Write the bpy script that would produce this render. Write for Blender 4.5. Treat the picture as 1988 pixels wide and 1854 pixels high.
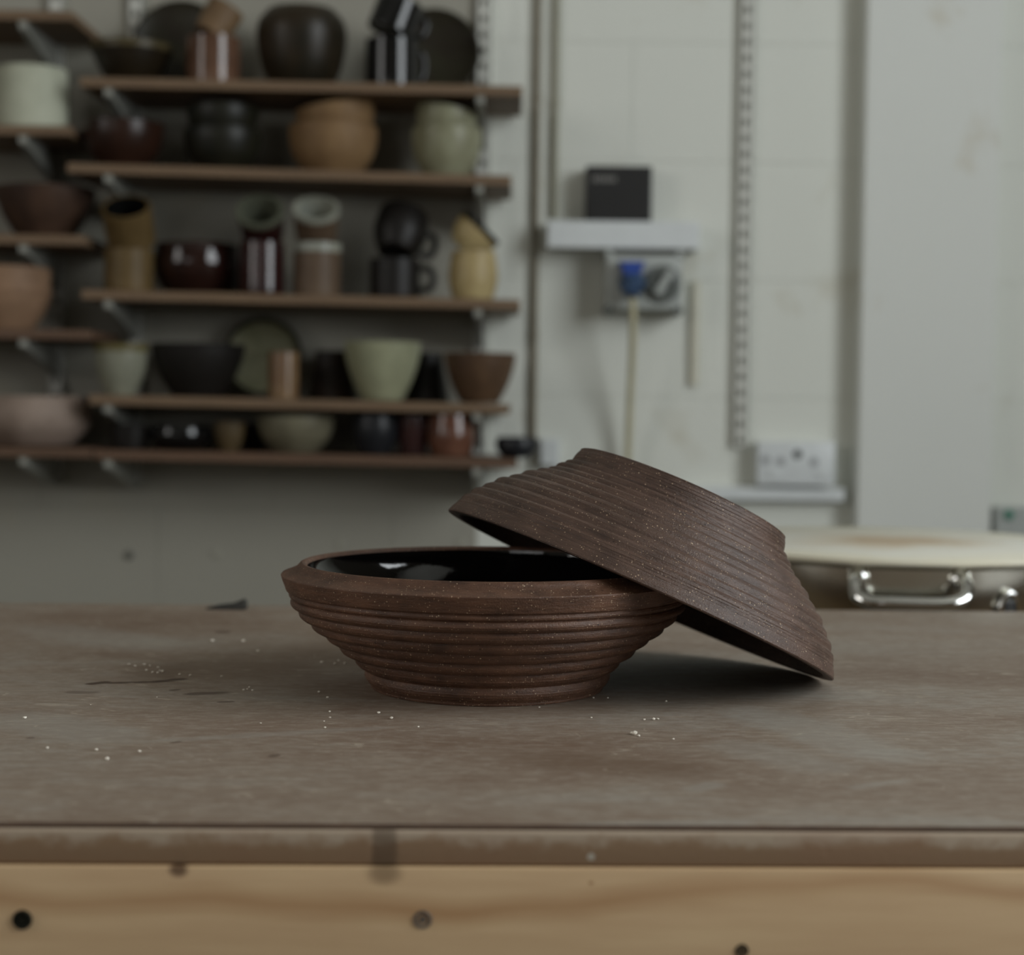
import bpy, bmesh, math, random
from mathutils import Vector, Matrix, Euler
random.seed(7)
for o in list(bpy.data.objects): bpy.data.objects.remove(o)
S = bpy.context.scene; C = S.collection
# ------------------------------------------------------------------ camera
Z0 = 0.90                    # bench top height above the floor
HC = 0.2072                  # camera above the bench
F = 3246.0; W, H = 1988, 1854
PITCH = math.radians(2.52); ROLL = 0.012
cd = bpy.data.cameras.new('camera'); cam = bpy.data.objects.new('camera', cd); C.objects.link(cam)
cd.sensor_fit = 'HORIZONTAL'; cd.sensor_width = 36; cd.lens = F/W*36
cam.location = (0, 0, Z0+HC)
RC = Matrix.Rotation(math.pi/2-PITCH, 3, 'X') @ Matrix.Rotation(ROLL, 3, 'Z')
cam.rotation_euler = RC.to_euler()
cd.dof.use_dof = True; cd.dof.focus_distance = 1.12; cd.dof.aperture_fstop = 4.9
cd.clip_start = 0.05; cd.clip_end = 50
S.camera = cam
def at(px, py, Y):
    """world point at depth Y that is seen at a pixel of the photograph"""
    d = RC @ Vector(((px-W/2)/F, -(py-H/2)/F, -1))
    return Vector((0, 0, Z0+HC)) + d*(Y/d.y)
# ------------------------------------------------------------------ light
S.view_settings.view_transform = 'Standard'; S.view_settings.look = 'None'
S.view_settings.gamma = 1; S.view_settings.use_curve_mapping = False
S.view_settings.exposure = 0.0
wd = bpy.data.worlds.new('world'); S.world = wd; wd.use_nodes = True
wd.node_tree.nodes['Background'].inputs[0].default_value = (0.72, 0.80, 0.90, 1)
wd.node_tree.nodes['Background'].inputs[1].default_value = 0.4
def area(name, loc, rot, sx, sy, power, col):
    l = bpy.data.lights.new(name, 'AREA'); l.shape = 'RECTANGLE'; l.size = sx; l.size_y = sy
    l.energy = power; l.color = col
    o = bpy.data.objects.new(name, l); C.objects.link(o); o.location = loc; o.rotation_euler = rot
    return o
XL, XR, YF, YB, ZC = -3.2, 2.5, -2.6, 3.2, 3.8     # room
WIN_R = (-1.0, 1.3, 1.25, 3.4)     # y0 y1 z0 z1 on the right wall
WIN_L = (-1.0, 0.8, 1.4, 3.2)    # on the left wall
WIN_FILL = (-3.0, -1.0, 1.2, 2.4)     # x0 x1 z0 z1 of the fill window added behind the camera
area('daylight_right', (XR+0.16, (WIN_R[0]+WIN_R[1])/2, (WIN_R[2]+WIN_R[3])/2), (0, math.pi/2, 0), WIN_R[3]-WIN_R[2], WIN_R[1]-WIN_R[0], 140, (0.93, 0.98, 1.0))
area('daylight_left', (XL-0.16, (WIN_L[0]+WIN_L[1])/2, (WIN_L[2]+WIN_L[3])/2), (0, -math.pi/2, 0), WIN_L[3]-WIN_L[2], WIN_L[1]-WIN_L[0], 40, (1.0, 0.97, 0.92))
area('fill_front', ((WIN_FILL[0]+WIN_FILL[1])/2, YF-0.16, (WIN_FILL[2]+WIN_FILL[3])/2), (math.pi/2, 0, 0), WIN_FILL[1]-WIN_FILL[0], WIN_FILL[3]-WIN_FILL[2], 9, (1.0, 0.97, 0.92))  # unseen window lamp added as weak fill for camera-facing surfaces

# ------------------------------------------------------------------ helpers
def lin(r, g, b):
    f = lambda c: ((c/255+0.055)/1.055)**2.4 if c > 10 else c/255/12.92
    return (f(r), f(g), f(b), 1)
class NT:
    def __init__(s, name):
        s.m = bpy.data.materials.new(name); s.m.use_nodes = True; s.t = s.m.node_tree
        s.b = s.t.nodes['Principled BSDF']; s.tc = s.t.nodes.new('ShaderNodeTexCoord')
    def n(s, typ, **k):
        x = s.t.nodes.new(typ)
        for a, v in k.items():
            if a.startswith('i_'): x.inputs[a[2:].replace('_', ' ')].default_value = v
            else: setattr(x, a, v)
        return x
    def l(s, a, b): s.t.links.new(a, b)
    def vec(s, scale=(1, 1, 1), loc=(0, 0, 0), rot=(0, 0, 0), src='Object'):
        m = s.n('ShaderNodeMapping'); s.l(s.tc.outputs[src], m.inputs[0])
        m.inputs['Scale'].default_value = scale; m.inputs['Location'].default_value = loc; m.inputs['Rotation'].default_value = rot
        return m.outputs[0]
    def noise(s, v, scale, detail=4, rough=0.55, dist=0):
        x = s.n('ShaderNodeTexNoise'); s.l(v, x.inputs['Vector'])
        x.inputs['Scale'].default_value = scale; x.inputs['Detail'].default_value = detail
        x.inputs['Roughness'].default_value = rough; x.inputs['Distortion'].default_value = dist
        return x.outputs[0]
    def ramp(s, fac, stops):
        x = s.n('ShaderNodeValToRGB'); s.l(fac, x.inputs[0]); e = x.color_ramp.elements
        while len(e) < len(stops): e.new(0.5)
        for q, (p, c) in zip(e, stops):
            q.position = p; q.color = c if len(c) == 4 else (*c, 1)
        return x.outputs[0]
    def mixc(s, fac, a, b, mode='MIX'):
        x = s.n('ShaderNodeMix', data_type='RGBA', blend_type=mode)
        for i, v in ((0, fac), (6, a), (7, b)):
            if isinstance(v, (int, float, tuple)): x.inputs[i].default_value = v
            else: s.l(v, x.inputs[i])
        return x.outputs[2]
    def math(s, op, a, b=0.0, c=None):
        x = s.n('ShaderNodeMath', operation=op)
        for i, v in ((0, a), (1, b)) + (((2, c),) if c is not None else ()):
            if isinstance(v, (int, float)): x.inputs[i].default_value = v
            else: s.l(v, x.inputs[i])
        return x.outputs[0]
    def sep(s, v):
        x = s.n('ShaderNodeSeparateXYZ'); s.l(v, x.inputs[0]); return x.outputs
    def bump(s, h, strength, dist):
        x = s.n('ShaderNodeBump'); s.l(h, x.inputs['Height'])
        x.inputs['Strength'].default_value = strength; x.inputs['Distance'].default_value = dist
        s.l(x.outputs[0], s.b.inputs['Normal']); return x
    def base(s, c):
        if isinstance(c, tuple): s.b.inputs['Base Color'].default_value = c
        else: s.l(c, s.b.inputs['Base Color'])
    def set(s, **k):
        for a, v in k.items(): s.b.inputs[a.replace('_', ' ')].default_value = v
BW = ((0, 0, 0), (1, 1, 1))
def plain(name, rgb, rough=0.5, var=0.12, scale=12, metal=0.0, bump=0.0, stretch=(1, 1, 1), coat=0.0, spec=0.5):
    n = NT(name); c = lin(*rgb)
    a = tuple(x*(1-var) for x in c[:3])+(1,); b = tuple(min(1, x*(1+var)) for x in c[:3])+(1,)
    f = n.noise(n.vec(stretch), scale, 4)
    n.base(n.ramp(f, ((0.3, a), (0.7, b))))
    n.set(Roughness=rough, Metallic=metal); n.b.inputs['Coat Weight'].default_value = coat
    n.b.inputs['Specular IOR Level'].default_value = spec
    if bump: n.bump(n.noise(n.vec(stretch), scale*6, 5), bump, 0.002)
    return n.m

def tag(o, label=None, cat=None, group=None, kind=None):
    if label: o['label'] = label
    if cat: o['category'] = cat
    if group: o['group'] = group
    if kind: o['kind'] = kind
    return o
def link(name, me, mat, parent=None, loc=None, smooth=None):
    if isinstance(me, bmesh.types.BMesh):
        bm = me; me = bpy.data.meshes.new(name); bmesh.ops.recalc_face_normals(bm, faces=bm.faces); bm.to_mesh(me); bm.free()
    if mat and not me.materials: me.materials.append(mat)
    if smooth is not None:
        me.polygons.foreach_set('use_smooth', [True]*len(me.polygons)); me.set_sharp_from_angle(angle=math.radians(smooth))
    o = bpy.data.objects.new(name, me); C.objects.link(o)
    if parent: o.parent = parent
    if loc is not None: o.location = loc
    return o
def empty(name, loc=(0, 0, 0), rot=(0, 0, 0)):
    o = bpy.data.objects.new(name, None); C.objects.link(o); o.location = loc; o.rotation_euler = rot
    o.empty_display_size = 0.02; return o
def bx(bm, x0, x1, y0, y1, z0, z1, bev=0.0, seg=2):
    r = bmesh.ops.create_cube(bm, size=1)
    bmesh.ops.scale(bm, vec=(x1-x0, y1-y0, z1-z0), verts=r['verts'])
    bmesh.ops.translate(bm, vec=((x0+x1)/2, (y0+y1)/2, (z0+z1)/2), verts=r['verts'])
    if bev:
        es = list({e for v in r['verts'] for e in v.link_edges})
        bmesh.ops.bevel(bm, geom=es, offset=bev, segments=seg, affect='EDGES', profile=0.5)
    return bm
def box(*a, **k): return bx(bmesh.new(), *a, **k)
def lathe_bm(prof, seg=64, closed=False, bm=None):
    bm = bm or bmesh.new(); rings = []
    for r, z in prof:
        if r < 1e-6: rings.append([bm.verts.new((0, 0, z))])
        else: rings.append([bm.verts.new((r*math.cos(2*math.pi*i/seg), r*math.sin(2*math.pi*i/seg), z)) for i in range(seg)])
    ps = list(zip(rings, rings[1:])) + ([(rings[-1], rings[0])] if closed else [])
    for a, b in ps:
        for i in range(seg):
            j = (i+1) % seg
            q = [a[i], a[j], b[j], b[i]] if len(a) > 1 and len(b) > 1 else ([a[0], b[j], b[i]] if len(a) == 1 else [a[i], a[j], b[0]])
            if len(a) == 1 and len(b) == 1: continue
            bm.faces.new(q)
    return bm
def tube_bm(pts, r, seg=10, bm=None, cap=True):
    bm = bm or bmesh.new(); pts = [Vector(p) for p in pts]; rings = []
    up = Vector((0.123, 0.456, 0.88)).normalized()
    for i, p in enumerate(pts):
        t = (pts[min(i+1, len(pts)-1)]-pts[max(i-1, 0)]).normalized()
        a = t.cross(up); 
        if a.length < 1e-3: a = t.cross(Vector((1, 0, 0)))
        a.normalize(); b = t.cross(a).normalized()
        rr = r[i] if isinstance(r, (list, tuple)) else r
        rings.append([bm.verts.new(p+(a*math.cos(2*math.pi*k/seg)+b*math.sin(2*math.pi*k/seg))*rr) for k in range(seg)])
    for A, B in zip(rings, rings[1:]):
        for i in range(seg): bm.faces.new([A[i], A[(i+1) % seg], B[(i+1) % seg], B[i]])
    if cap: bm.faces.new(rings[0][::-1]); bm.faces.new(rings[-1])
    return bm
def smooth_pts(pts, n=6):
    """Catmull-Rom through 2-D / 3-D points"""
    P = [Vector(p) for p in pts]; out = []
    for i in range(len(P)-1):
        a, b, c, d = P[max(i-1, 0)], P[i], P[i+1], P[min(i+2, len(P)-1)]
        for k in range(n):
            t = k/n
            out.append(0.5*((2*b)+(c-a)*t+(2*a-5*b+4*c-d)*t*t+(3*b-a-3*c+d)*t**3))
    out.append(P[-1]); return out

# ------------------------------------------------------------------ surface materials
def wall_mat(name, rgb, stain, stain_amt):
    n = NT(name); v = n.vec(src='Object')
    geo = n.n('ShaderNodeNewGeometry').outputs['Position']
    f = n.noise(geo, 2.2, 5, 0.6); g = n.noise(geo, 5.5, 4, 0.6, 0.4)
    c0 = lin(*rgb); c1 = tuple(x*0.93 for x in c0[:3])+(1,)
    c = n.mixc(f, c0, c1)
    st = n.ramp(g, ((0.60, (0, 0, 0)), (0.72, (1, 1, 1))))
    c = n.mixc(n.math('MULTIPLY', st, stain_amt), c, lin(*stain))
    n.base(c); n.set(Roughness=0.6)
    n.bump(n.noise(geo, 160, 4, 0.6), 0.25, 0.0015)
    return n.m
M = {}
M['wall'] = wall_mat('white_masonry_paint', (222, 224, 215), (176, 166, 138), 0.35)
M['wall_grey'] = wall_mat('grey_white_masonry', (158, 155, 143), (160, 152, 130), 0.3)  # shelving bay, toned darker than the wall beside it
M['column'] = wall_mat('white_column_paint', (220, 222, 216), (186, 174, 146), 0.5)
M['plaster'] = plain('room_plaster', (128, 122, 112), 0.8, 0.05, 3)
M['ceiling'] = plain('ceiling_paint', (165, 162, 154), 0.8, 0.04, 3)
M['concrete'] = plain('concrete_floor', (104, 100, 94), 0.75, 0.2, 4, bump=0.3)
M['white_metal'] = plain('white_enamelled_metal', (206, 206, 198), 0.4, 0.05, 20)
M['white_plastic'] = plain('white_plastic', (216, 220, 220), 0.35, 0.03, 20)
M['wframe'] = plain('window_frame_paint', (200, 200, 195), 0.4, 0.04, 10)
def glass():
    n = NT('window_glass'); tr = n.n('ShaderNodeBsdfTransparent'); gl = n.n('ShaderNodeBsdfGlossy'); gl.inputs['Roughness'].default_value = 0.03
    mx = n.n('ShaderNodeMixShader'); mx.inputs[0].default_value = 0.06
    n.l(tr.outputs[0], mx.inputs[1]); n.l(gl.outputs[0], mx.inputs[2])
    n.l(mx.outputs[0], n.t.nodes['Material Output'].inputs[0]); return n.m
M['glass'] = glass()

# ------------------------------------------------------------------ room shell
def struct(name, me, mat): return tag(link(name, me, mat), kind='structure')
struct('floor', box(XL, XR, YF, YB+0.1, -0.1, 0), M['concrete'])
struct('ceiling', box(XL, XR, YF, YB+0.1, ZC, ZC+0.1), M['ceiling'])
def holed(axis, p0, p1, a0, a1, w):
    """wall slab with one rectangular window opening; axis = direction of its thickness"""
    bm = bmesh.new(); w0, w1, z0, z1 = w
    for (s0, s1, q0, q1) in ((a0, w0, 0, ZC), (w1, a1, 0, ZC), (w0, w1, 0, z0), (w0, w1, z1, ZC)):
        if axis == 'x': bx(bm, p0, p1, s0, s1, q0, q1)
        else: bx(bm, s0, s1, p0, p1, q0, q1)
    return bm
struct('wall_right', holed('x', XR, XR+0.12, YF, YB+0.1, WIN_R), M['plaster'])
struct('wall_left', holed('x', XL-0.12, XL, YF, YB+0.1, WIN_L), M['plaster'])
struct('wall_front', holed('y', YF-0.12, YF, XL, XR, WIN_FILL), M['plaster'])
def window(k, axis, p, w, nx):
    w0, w1, z0, z1 = w
    root = tag(empty('window_%d' % k, (0, 0, 0)), kind='structure')
    t = 0.05
    def B(a0, a1, q0, q1, d0, d1): return box(d0, d1, a0, a1, q0, q1, bev=0.004) if axis == 'x' else box(a0, a1, d0, d1, q0, q1, bev=0.004)
    d0, d1 = p+0.03, p+0.09
    link('window_frame', B(w0, w1, z0, z0+t, d0, d1), M['wframe'], root); link('window_frame', B(w0, w1, z1-t, z1, d0, d1), M['wframe'], root)
    link('window_frame', B(w0, w0+t, z0+t, z1-t, d0, d1), M['wframe'], root); link('window_frame', B(w1-t, w1, z0+t, z1-t, d0, d1), M['wframe'], root)
    for i in range(1, nx):
        c = w0+(w1-w0)*i/nx
        link('mullion', B(c-0.02, c+0.02, z0+t, z1-t, d0+0.01, d1-0.01), M['wframe'], root)
    for i in range(nx):
        a = w0+(w1-w0)*i/nx+0.022; b = w0+(w1-w0)*(i+1)/nx-0.022
        link('pane', B(a, b, z0+t, z1-t, p+0.058, p+0.062), M['glass'], root)
window(1, 'x', XR, WIN_R, 3); window(2, 'x', XL-0.12, WIN_L, 2); window(3, 'y', YF-0.12, WIN_FILL, 3)  # third window is added, only to carry the front fill

# painted block wall at the back: mortar slab plus single blocks
YW = YB                      # painted face of the blocks
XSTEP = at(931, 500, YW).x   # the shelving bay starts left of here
wb = struct('wall_back', box(XL, XR, YW+0.005, YW+0.1, 0, ZC), M['wall'])
BW_, BH_ = 0.449, 0.2235
me_blocks = {}
def block_mesh(w, key, mat):
    k = (round(w, 3), key)
    if k not in me_blocks:
        bm = box(-w/2+0.0002, w/2-0.0002, -0.010, 0.012, -BH_/2+0.0002, BH_/2-0.0002)
        fe = [e for e in bm.edges if all(v.co.y < 0 for v in e.verts)]
        bmesh.ops.bevel(bm, geom=fe, offset=0.0007, segments=1, affect='EDGES')
        me = bpy.data.meshes.new('block'); bmesh.ops.recalc_face_normals(bm, faces=bm.faces); bm.to_mesh(me); bm.free(); me.materials.append(mat)
        me_blocks[k] = me
    return me_blocks[k]
zc0 = at(1500, 85, YW).z     # a bed joint the photograph shows
row = 0; z = zc0-BH_*12
zlist = []
while z < 0: z += BH_
while z+BH_ < ZC: zlist.append(z+BH_/2); z += BH_
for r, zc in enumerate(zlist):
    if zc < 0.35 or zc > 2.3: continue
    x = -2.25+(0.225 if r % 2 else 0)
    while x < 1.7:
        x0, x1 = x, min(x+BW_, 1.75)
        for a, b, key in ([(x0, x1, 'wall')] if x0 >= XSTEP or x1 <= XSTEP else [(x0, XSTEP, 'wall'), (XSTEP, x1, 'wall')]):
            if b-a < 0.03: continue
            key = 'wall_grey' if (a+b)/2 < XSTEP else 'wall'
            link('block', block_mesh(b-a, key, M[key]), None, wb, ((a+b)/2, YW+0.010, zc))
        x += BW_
# column standing out of the wall at the right
YC = 3.148
xa = at(1673, 500, YC).x; xb = at(1937, 500, YC).x
struct('wall_column', box(xa, xb, YC, YW+0.0, 0, ZC, bev=0.006, seg=3), M['column'])

# ------------------------------------------------------------------ workbench
BROT = 0.0276
BO = Vector((0, 0.816, Z0))                       # middle of the front edge of the top
def on_bench(px, py):
    d = at(px, py, 1.0)-Vector((0, 0, Z0+HC)); return Vector((0, 0, Z0+HC))+d*(-HC/d.z)
def bl(px, py):
    p = on_bench(px, py)-BO; return (p.x*math.cos(BROT)+p.y*math.sin(BROT), -p.x*math.sin(BROT)+p.y*math.cos(BROT))
def streak(n, pa, pb, width, soft=0.5, nz=None):
    """0..1 mask of a smear or painted shadow between two points given on the bench top"""
    (x0, y0), (x1, y1) = pa, pb; L = math.hypot(x1-x0, y1-y0); a = math.atan2(y1-y0, x1-x0)
    cx, cy = (x0+x1)/2, (y0+y1)/2
    v = n.n('ShaderNodeVectorMath', operation='SUBTRACT'); n.l(n.tc.outputs['Object'], v.inputs[0]); v.inputs[1].default_value = (cx, cy, 0)
    m = n.n('ShaderNodeMapping', vector_type='TEXTURE'); n.l(v.outputs[0], m.inputs[0]); m.inputs['Rotation'].default_value = (0, 0, a)
    o = n.sep(m.outputs[0])
    u = n.math('ABSOLUTE', n.math('DIVIDE', o[0], L/2)); w = n.math('ABSOLUTE', n.math('DIVIDE', o[1], width/2))
    d = n.math('ADD', n.math('POWER', u, 4.0), n.math('POWER', w, 2.0))
    if nz is not None: d = n.math('ADD', d, n.math('MULTIPLY_ADD', nz, 2.4, -1.2))
    mr = n.n('ShaderNodeMapRange', interpolation_type='SMOOTHSTEP'); n.l(d, mr.inputs[0])
    mr.inputs[1].default_value = 1.0+soft; mr.inputs[2].default_value = 1.0-soft; mr.inputs[3].default_value = 0; mr.inputs[4].default_value = 1
    return mr.outputs[0]
def bench_mat():
    n = NT('dusty_hardboard'); v = n.vec()
    big = n.noise(n.vec((1, 2.2, 1), (0.3, 0.1, 0)), 3.2, 5, 0.6, 0.5)
    fine = n.noise(n.vec((1, 5, 1)), 36, 7, 0.75)
    grain = n.noise(n.vec((1, 1, 1)), 900, 3, 0.7)
    f = n.math('ADD', n.math('MULTIPLY', big, 0.62), n.math('MULTIPLY', fine, 0.38))
    c = n.ramp(f, ((0.38, lin(122, 102, 86)), (0.50, lin(140, 125, 110)), (0.62, lin(154, 147, 136))))
    c = n.mixc(n.math('MULTIPLY', grain, 0.25), c, lin(96, 78, 62))
    mot = n.noise(n.vec((1, 1.7, 1)), 75, 6, 0.75, 0.3)
    c = n.mixc(n.math('MULTIPLY', n.ramp(mot, ((0.45, (0, 0, 0)), (0.68, (1, 1, 1)))), 0.35), c, lin(104, 85, 70))
    c = n.mixc(n.math('MULTIPLY', n.ramp(mot, ((0.32, (1, 1, 1)), (0.5, (0, 0, 0)))), 0.35), c, lin(164, 156, 144))
    nz = n.noise(v, 55, 5, 0.65)
    pale = lin(158, 156, 148); dark = lin(74, 57, 45); brown_shadow = lin(106, 86, 69)
    for a, b, w, k in (((1440, 1375), (1760, 1480), 0.034, 0.55), ((1400, 1440), (1640, 1500), 0.03, 0.45), ((0, 1385), (240, 1440), 0.04, 0.5),
                       ((280, 1440), (760, 1412), 0.009, 0.4), ((1080, 1606), (1450, 1598), 0.012, 0.7), ((1330, 1535), (1400, 1520), 0.010, 0.55), ((1650, 1530), (1760, 1515), 0.006, 0.5),
                       ((60, 1215), (330, 1260), 0.05, 0.45), ((1400, 1590), (1988, 1596), 0.012, 0.35)):
        c = n.mixc(n.math('MULTIPLY', streak(n, bl(*a), bl(*b), w*1.5, 0.95, nz), k*0.62), c, pale)
    for a, b, w, k in (((1000, 1470), (1380, 1500), 0.05, 0.55), ((250, 1300), (620, 1300), 0.09, 0.55)):  # brown patch in front, then the bowl's soft cast shadow painted at its left
        c = n.mixc(n.math('MULTIPLY', streak(n, bl(*a), bl(*b), w, 0.9, nz), k), c, brown_shadow)
    for a, b, w, k in (((165, 1329), (215, 1323), 0.010, 1), ((205, 1326), (300, 1324), 0.008, 1), ((290, 1325), (364, 1317), 0.010, 1), ((125, 1344), (192, 1344), 0.012, 0.45), ((355, 1348), (450, 1344), 0.011, 0.7),
                       ((330, 1341), (350, 1338), 0.006, 0.7), ((420, 1363), (455, 1362), 0.006, 0.6), ((418, 1227), (446, 1227), 0.012, 0.8), ((330, 1443), (352, 1439), 0.005, 0.6), ((525, 1470), (540, 1464), 0.006, 0.6), ((50, 1433), (68, 1432), 0.004, 0.6)):
        c = n.mixc(n.math('MULTIPLY', streak(n, bl(*a), bl(*b), w, 0.6, nz), k), c, dark)
    # fine scratches in three directions
    for i, (rot, sc, th) in enumerate(((0.5, 9, 0.016), (-0.9, 7, 0.014), (1.9, 8, 0.014))):
        dn = n.n('ShaderNodeTexVoronoi', feature='DISTANCE_TO_EDGE'); dn.inputs['Scale'].default_value = sc
        vv = n.vec((1, 6, 1), (i*3.1, i*1.7, 0), (0, 0, rot))
        add = n.n('ShaderNodeVectorMath', operation='ADD'); n.l(vv, add.inputs[0])
        wn = n.n('ShaderNodeTexNoise'); n.l(vv, wn.inputs['Vector']); wn.inputs['Scale'].default_value = 3; n.l(wn.outputs['Color'], add.inputs[1])
        n.l(add.outputs[0], dn.inputs['Vector'])
        m = n.math('MULTIPLY', n.math('LESS_THAN', dn.outputs[0], th), n.math('MULTIPLY', n.ramp(n.noise(v, 14+i*5, 3), ((0.5, (0, 0, 0)), (0.65, (1, 1, 1)))), 0.5))
        c = n.mixc(m, c, lin(176, 164, 146))
    n.base(c); n.set(Roughness=0.58); n.b.inputs['Specular IOR Level'].default_value = 0.35
    n.bump(n.math('ADD', grain, n.math('MULTIPLY', fine, 0.6)), 0.12, 0.0006)
    return n.m
M['bench'] = bench_mat()
M['bench_edge'] = plain('hardboard_cut_edge', (92, 72, 58), 0.85, 0.25, 30, bump=0.3)
def mdf():
    n = NT('worn_mdf_edge'); v = n.vec()
    x, y, z = n.sep(v)
    nz = n.noise(n.vec((1, 1, 1.5)), 45, 5, 0.65)
    h = n.math('ADD', n.math('MULTIPLY_ADD', z, 1/0.018, 1.05), n.math('MULTIPLY_ADD', nz, 1.3, -0.65))  # dust clings to the upper arris
    c = n.ramp(h, ((0.45, lin(134, 108, 82)), (0.78, lin(164, 147, 127))))
    c = n.mixc(n.math('MULTIPLY', n.ramp(n.noise(v, 9, 3), ((0.5, (0, 0, 0)), (0.65, (1, 1, 1)))), 0.25), c, lin(132, 96, 74))
    p = at(742, 1690, 0.8)-BO
    c = n.mixc(n.math('MULTIPLY', streak(n, (p.x-0.006, -0.002), (p.x+0.006, -0.002), 9, 1.0, nz), 0.6), c, lin(70, 54, 38))
    p = at(1150, 1680, 0.8)-BO
    dv = n.n('ShaderNodeVectorMath', operation='DISTANCE'); n.l(v, dv.inputs[0]); dv.inputs[1].default_value = (p.x, -0.002, p.z)
    c = n.mixc(n.math('LESS_THAN', n.math('ADD', dv.outputs['Value'], n.math('MULTIPLY', nz, 0.006)), 0.0052), c, lin(172, 164, 150))
    n.base(c); n.set(Roughness=0.8); n.bump(n.noise(v, 300, 4), 0.3, 0.0008)
    return n.m
def pine():
    n = NT('pine_wood'); v = n.vec(); x, y, z = n.sep(v)
    wav = n.noise(n.vec((1.2, 1, 1)), 2.3, 3, 0.5)
    zz = n.math('ADD', n.math('MULTIPLY', z, 24.0), n.math('MULTIPLY', wav, 2.6))
    band = n.math('ABSOLUTE', n.math('SUBTRACT', n.math('FRACT', zz), 0.5))
    ring = n.ramp(band, ((0.0, (1, 1, 1)), (0.06, (0.7, 0.7, 0.7)), (0.20, (0, 0, 0))))
    var = n.noise(n.vec((1, 1, 12)), 7, 5, 0.6)
    c = n.ramp(var, ((0.3, lin(192, 160, 123)), (0.7, lin(206, 177, 138))))
    c = n.mixc(n.math('MULTIPLY', ring, n.math('MULTIPLY', n.noise(n.vec((1, 1, 1)), 4.0, 2), 1.15)), c, lin(158, 116, 74))
    for px, py, rad, col, k in ((340, 1698, 0.0062, (92, 66, 44), 0.9), (1150, 1730, 0.002, (140, 100, 60), 0.7), (742, 1705, 0.012, (92, 70, 44), 0.6)):
        p = at(px, py, 0.8)-BO
        m = n.n('ShaderNodeMapping'); n.l(n.tc.outputs['Object'], m.inputs[0]); m.inputs['Location'].default_value = (-p.x, 0, -(p.z)); 
        sc = n.n('ShaderNodeVectorMath', operation='MULTIPLY'); n.l(m.outputs[0], sc.inputs[0]); sc.inputs[1].default_value = (1, 0, 1.4)
        ln = n.n('ShaderNodeVectorMath', operation='LENGTH'); n.l(sc.outputs[0], ln.inputs[0])
        mr = n.n('ShaderNodeMapRange', interpolation_type='SMOOTHSTEP'); n.l(n.math('ADD', ln.outputs['Value'], n.math('MULTIPLY_ADD', var, 0.008, -0.004)), mr.inputs[0])
        mr.inputs[1].default_value = rad; mr.inputs[2].default_value = rad*0.3; mr.inputs[3].default_value = 0; mr.inputs[4].default_value = 1
        c = n.mixc(n.math('MULTIPLY', mr.outputs[0], k), c, lin(*col))
    n.base(c); n.set(Roughness=0.55); n.bump(n.noise(n.vec((1, 1, 20)), 60, 4), 0.12, 0.0008)
    return n.m
M['mdf'] = mdf(); M['pine'] = pine()
M['hole_dark'] = plain('dark_oiled_steel', (34, 34, 26), 0.45, 0.3, 60, metal=0.6)
M['steel'] = plain('zinc_screw', (112, 102, 94), 0.5, 0.2, 60, metal=0.5)
bench = tag(empty('workbench', BO, (0, 0, BROT)), 'pottery workbench with dusty brown hardboard top and pine front rail', 'workbench')
bw, bd = 0.95, 0.882
me = bpy.data.meshes.new('top_sheet'); bm = box(-bw, bw, 0.0, bd, -0.0027, 0.0, bev=0.0004, seg=1)
bm.to_mesh(me); bm.free(); me.materials.append(M['bench']); me.materials.append(M['bench_edge'])
for p in me.polygons: p.material_index = 0 if p.normal.z > 0.9 else 1
link('top_sheet', me, None, bench)
link('board', box(-bw, bw, -0.0012, bd-0.002, -0.0207, -0.0027, bev=0.0022, seg=3), M['mdf'], bench, smooth=40)
front_rail = link('front_rail', box(-bw, bw, -0.0032, 0.038, -0.125, -0.0208, bev=0.0012, seg=2), M['pine'], bench, smooth=40)
link('back_rail', box(-bw+0.04, bw-0.04, bd-0.05, bd-0.012, -0.125, -0.0208, bev=0.002), M['pine'], bench)
for s in (-1, 1):
    link('side_rail', box(s*(bw-0.03)-0.02, s*(bw-0.03)+0.02, 0.0385, bd-0.0505, -0.125, -0.0208, bev=0.002), M['pine'], bench)
    for y in (0.085, bd-0.1):
        link('leg', box(s*(bw-0.10)-0.045, s*(bw-0.10)+0.045, y-0.045, y+0.045, -Z0, -0.0208, bev=0.003), M['pine'], bench)
def rail_screw(px, py, r, mat, name, sunk):
    p = at(px, py, 0.811)-BO
    bm = lathe_bm([(0, sunk), (r*0.35, sunk), (r*0.4, sunk-0.001), (r*0.55, sunk-0.001), (r*0.6, sunk), (r*0.85, sunk+0.0002), (r, -0.0006), (r, -0.004), (0, -0.004)], 24)
    bmesh.ops.rotate(bm, cent=(0, 0, 0), matrix=Matrix.Rotation(math.pi/2, 3, 'X'), verts=bm.verts)
    link(name, bm, mat, front_rail, (p.x, -0.0032, p.z), smooth=40)
rail_screw(48, 1780, 0.0052, M['hole_dark'], 'bolt_head', 0.0012)
rail_screw(820, 1786, 0.0050, M['steel'], 'screw_head', 0.0006)
rail_screw(1443, 1852, 0.0036, M['hole_dark'], 'screw_head', 0.0006)

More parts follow.
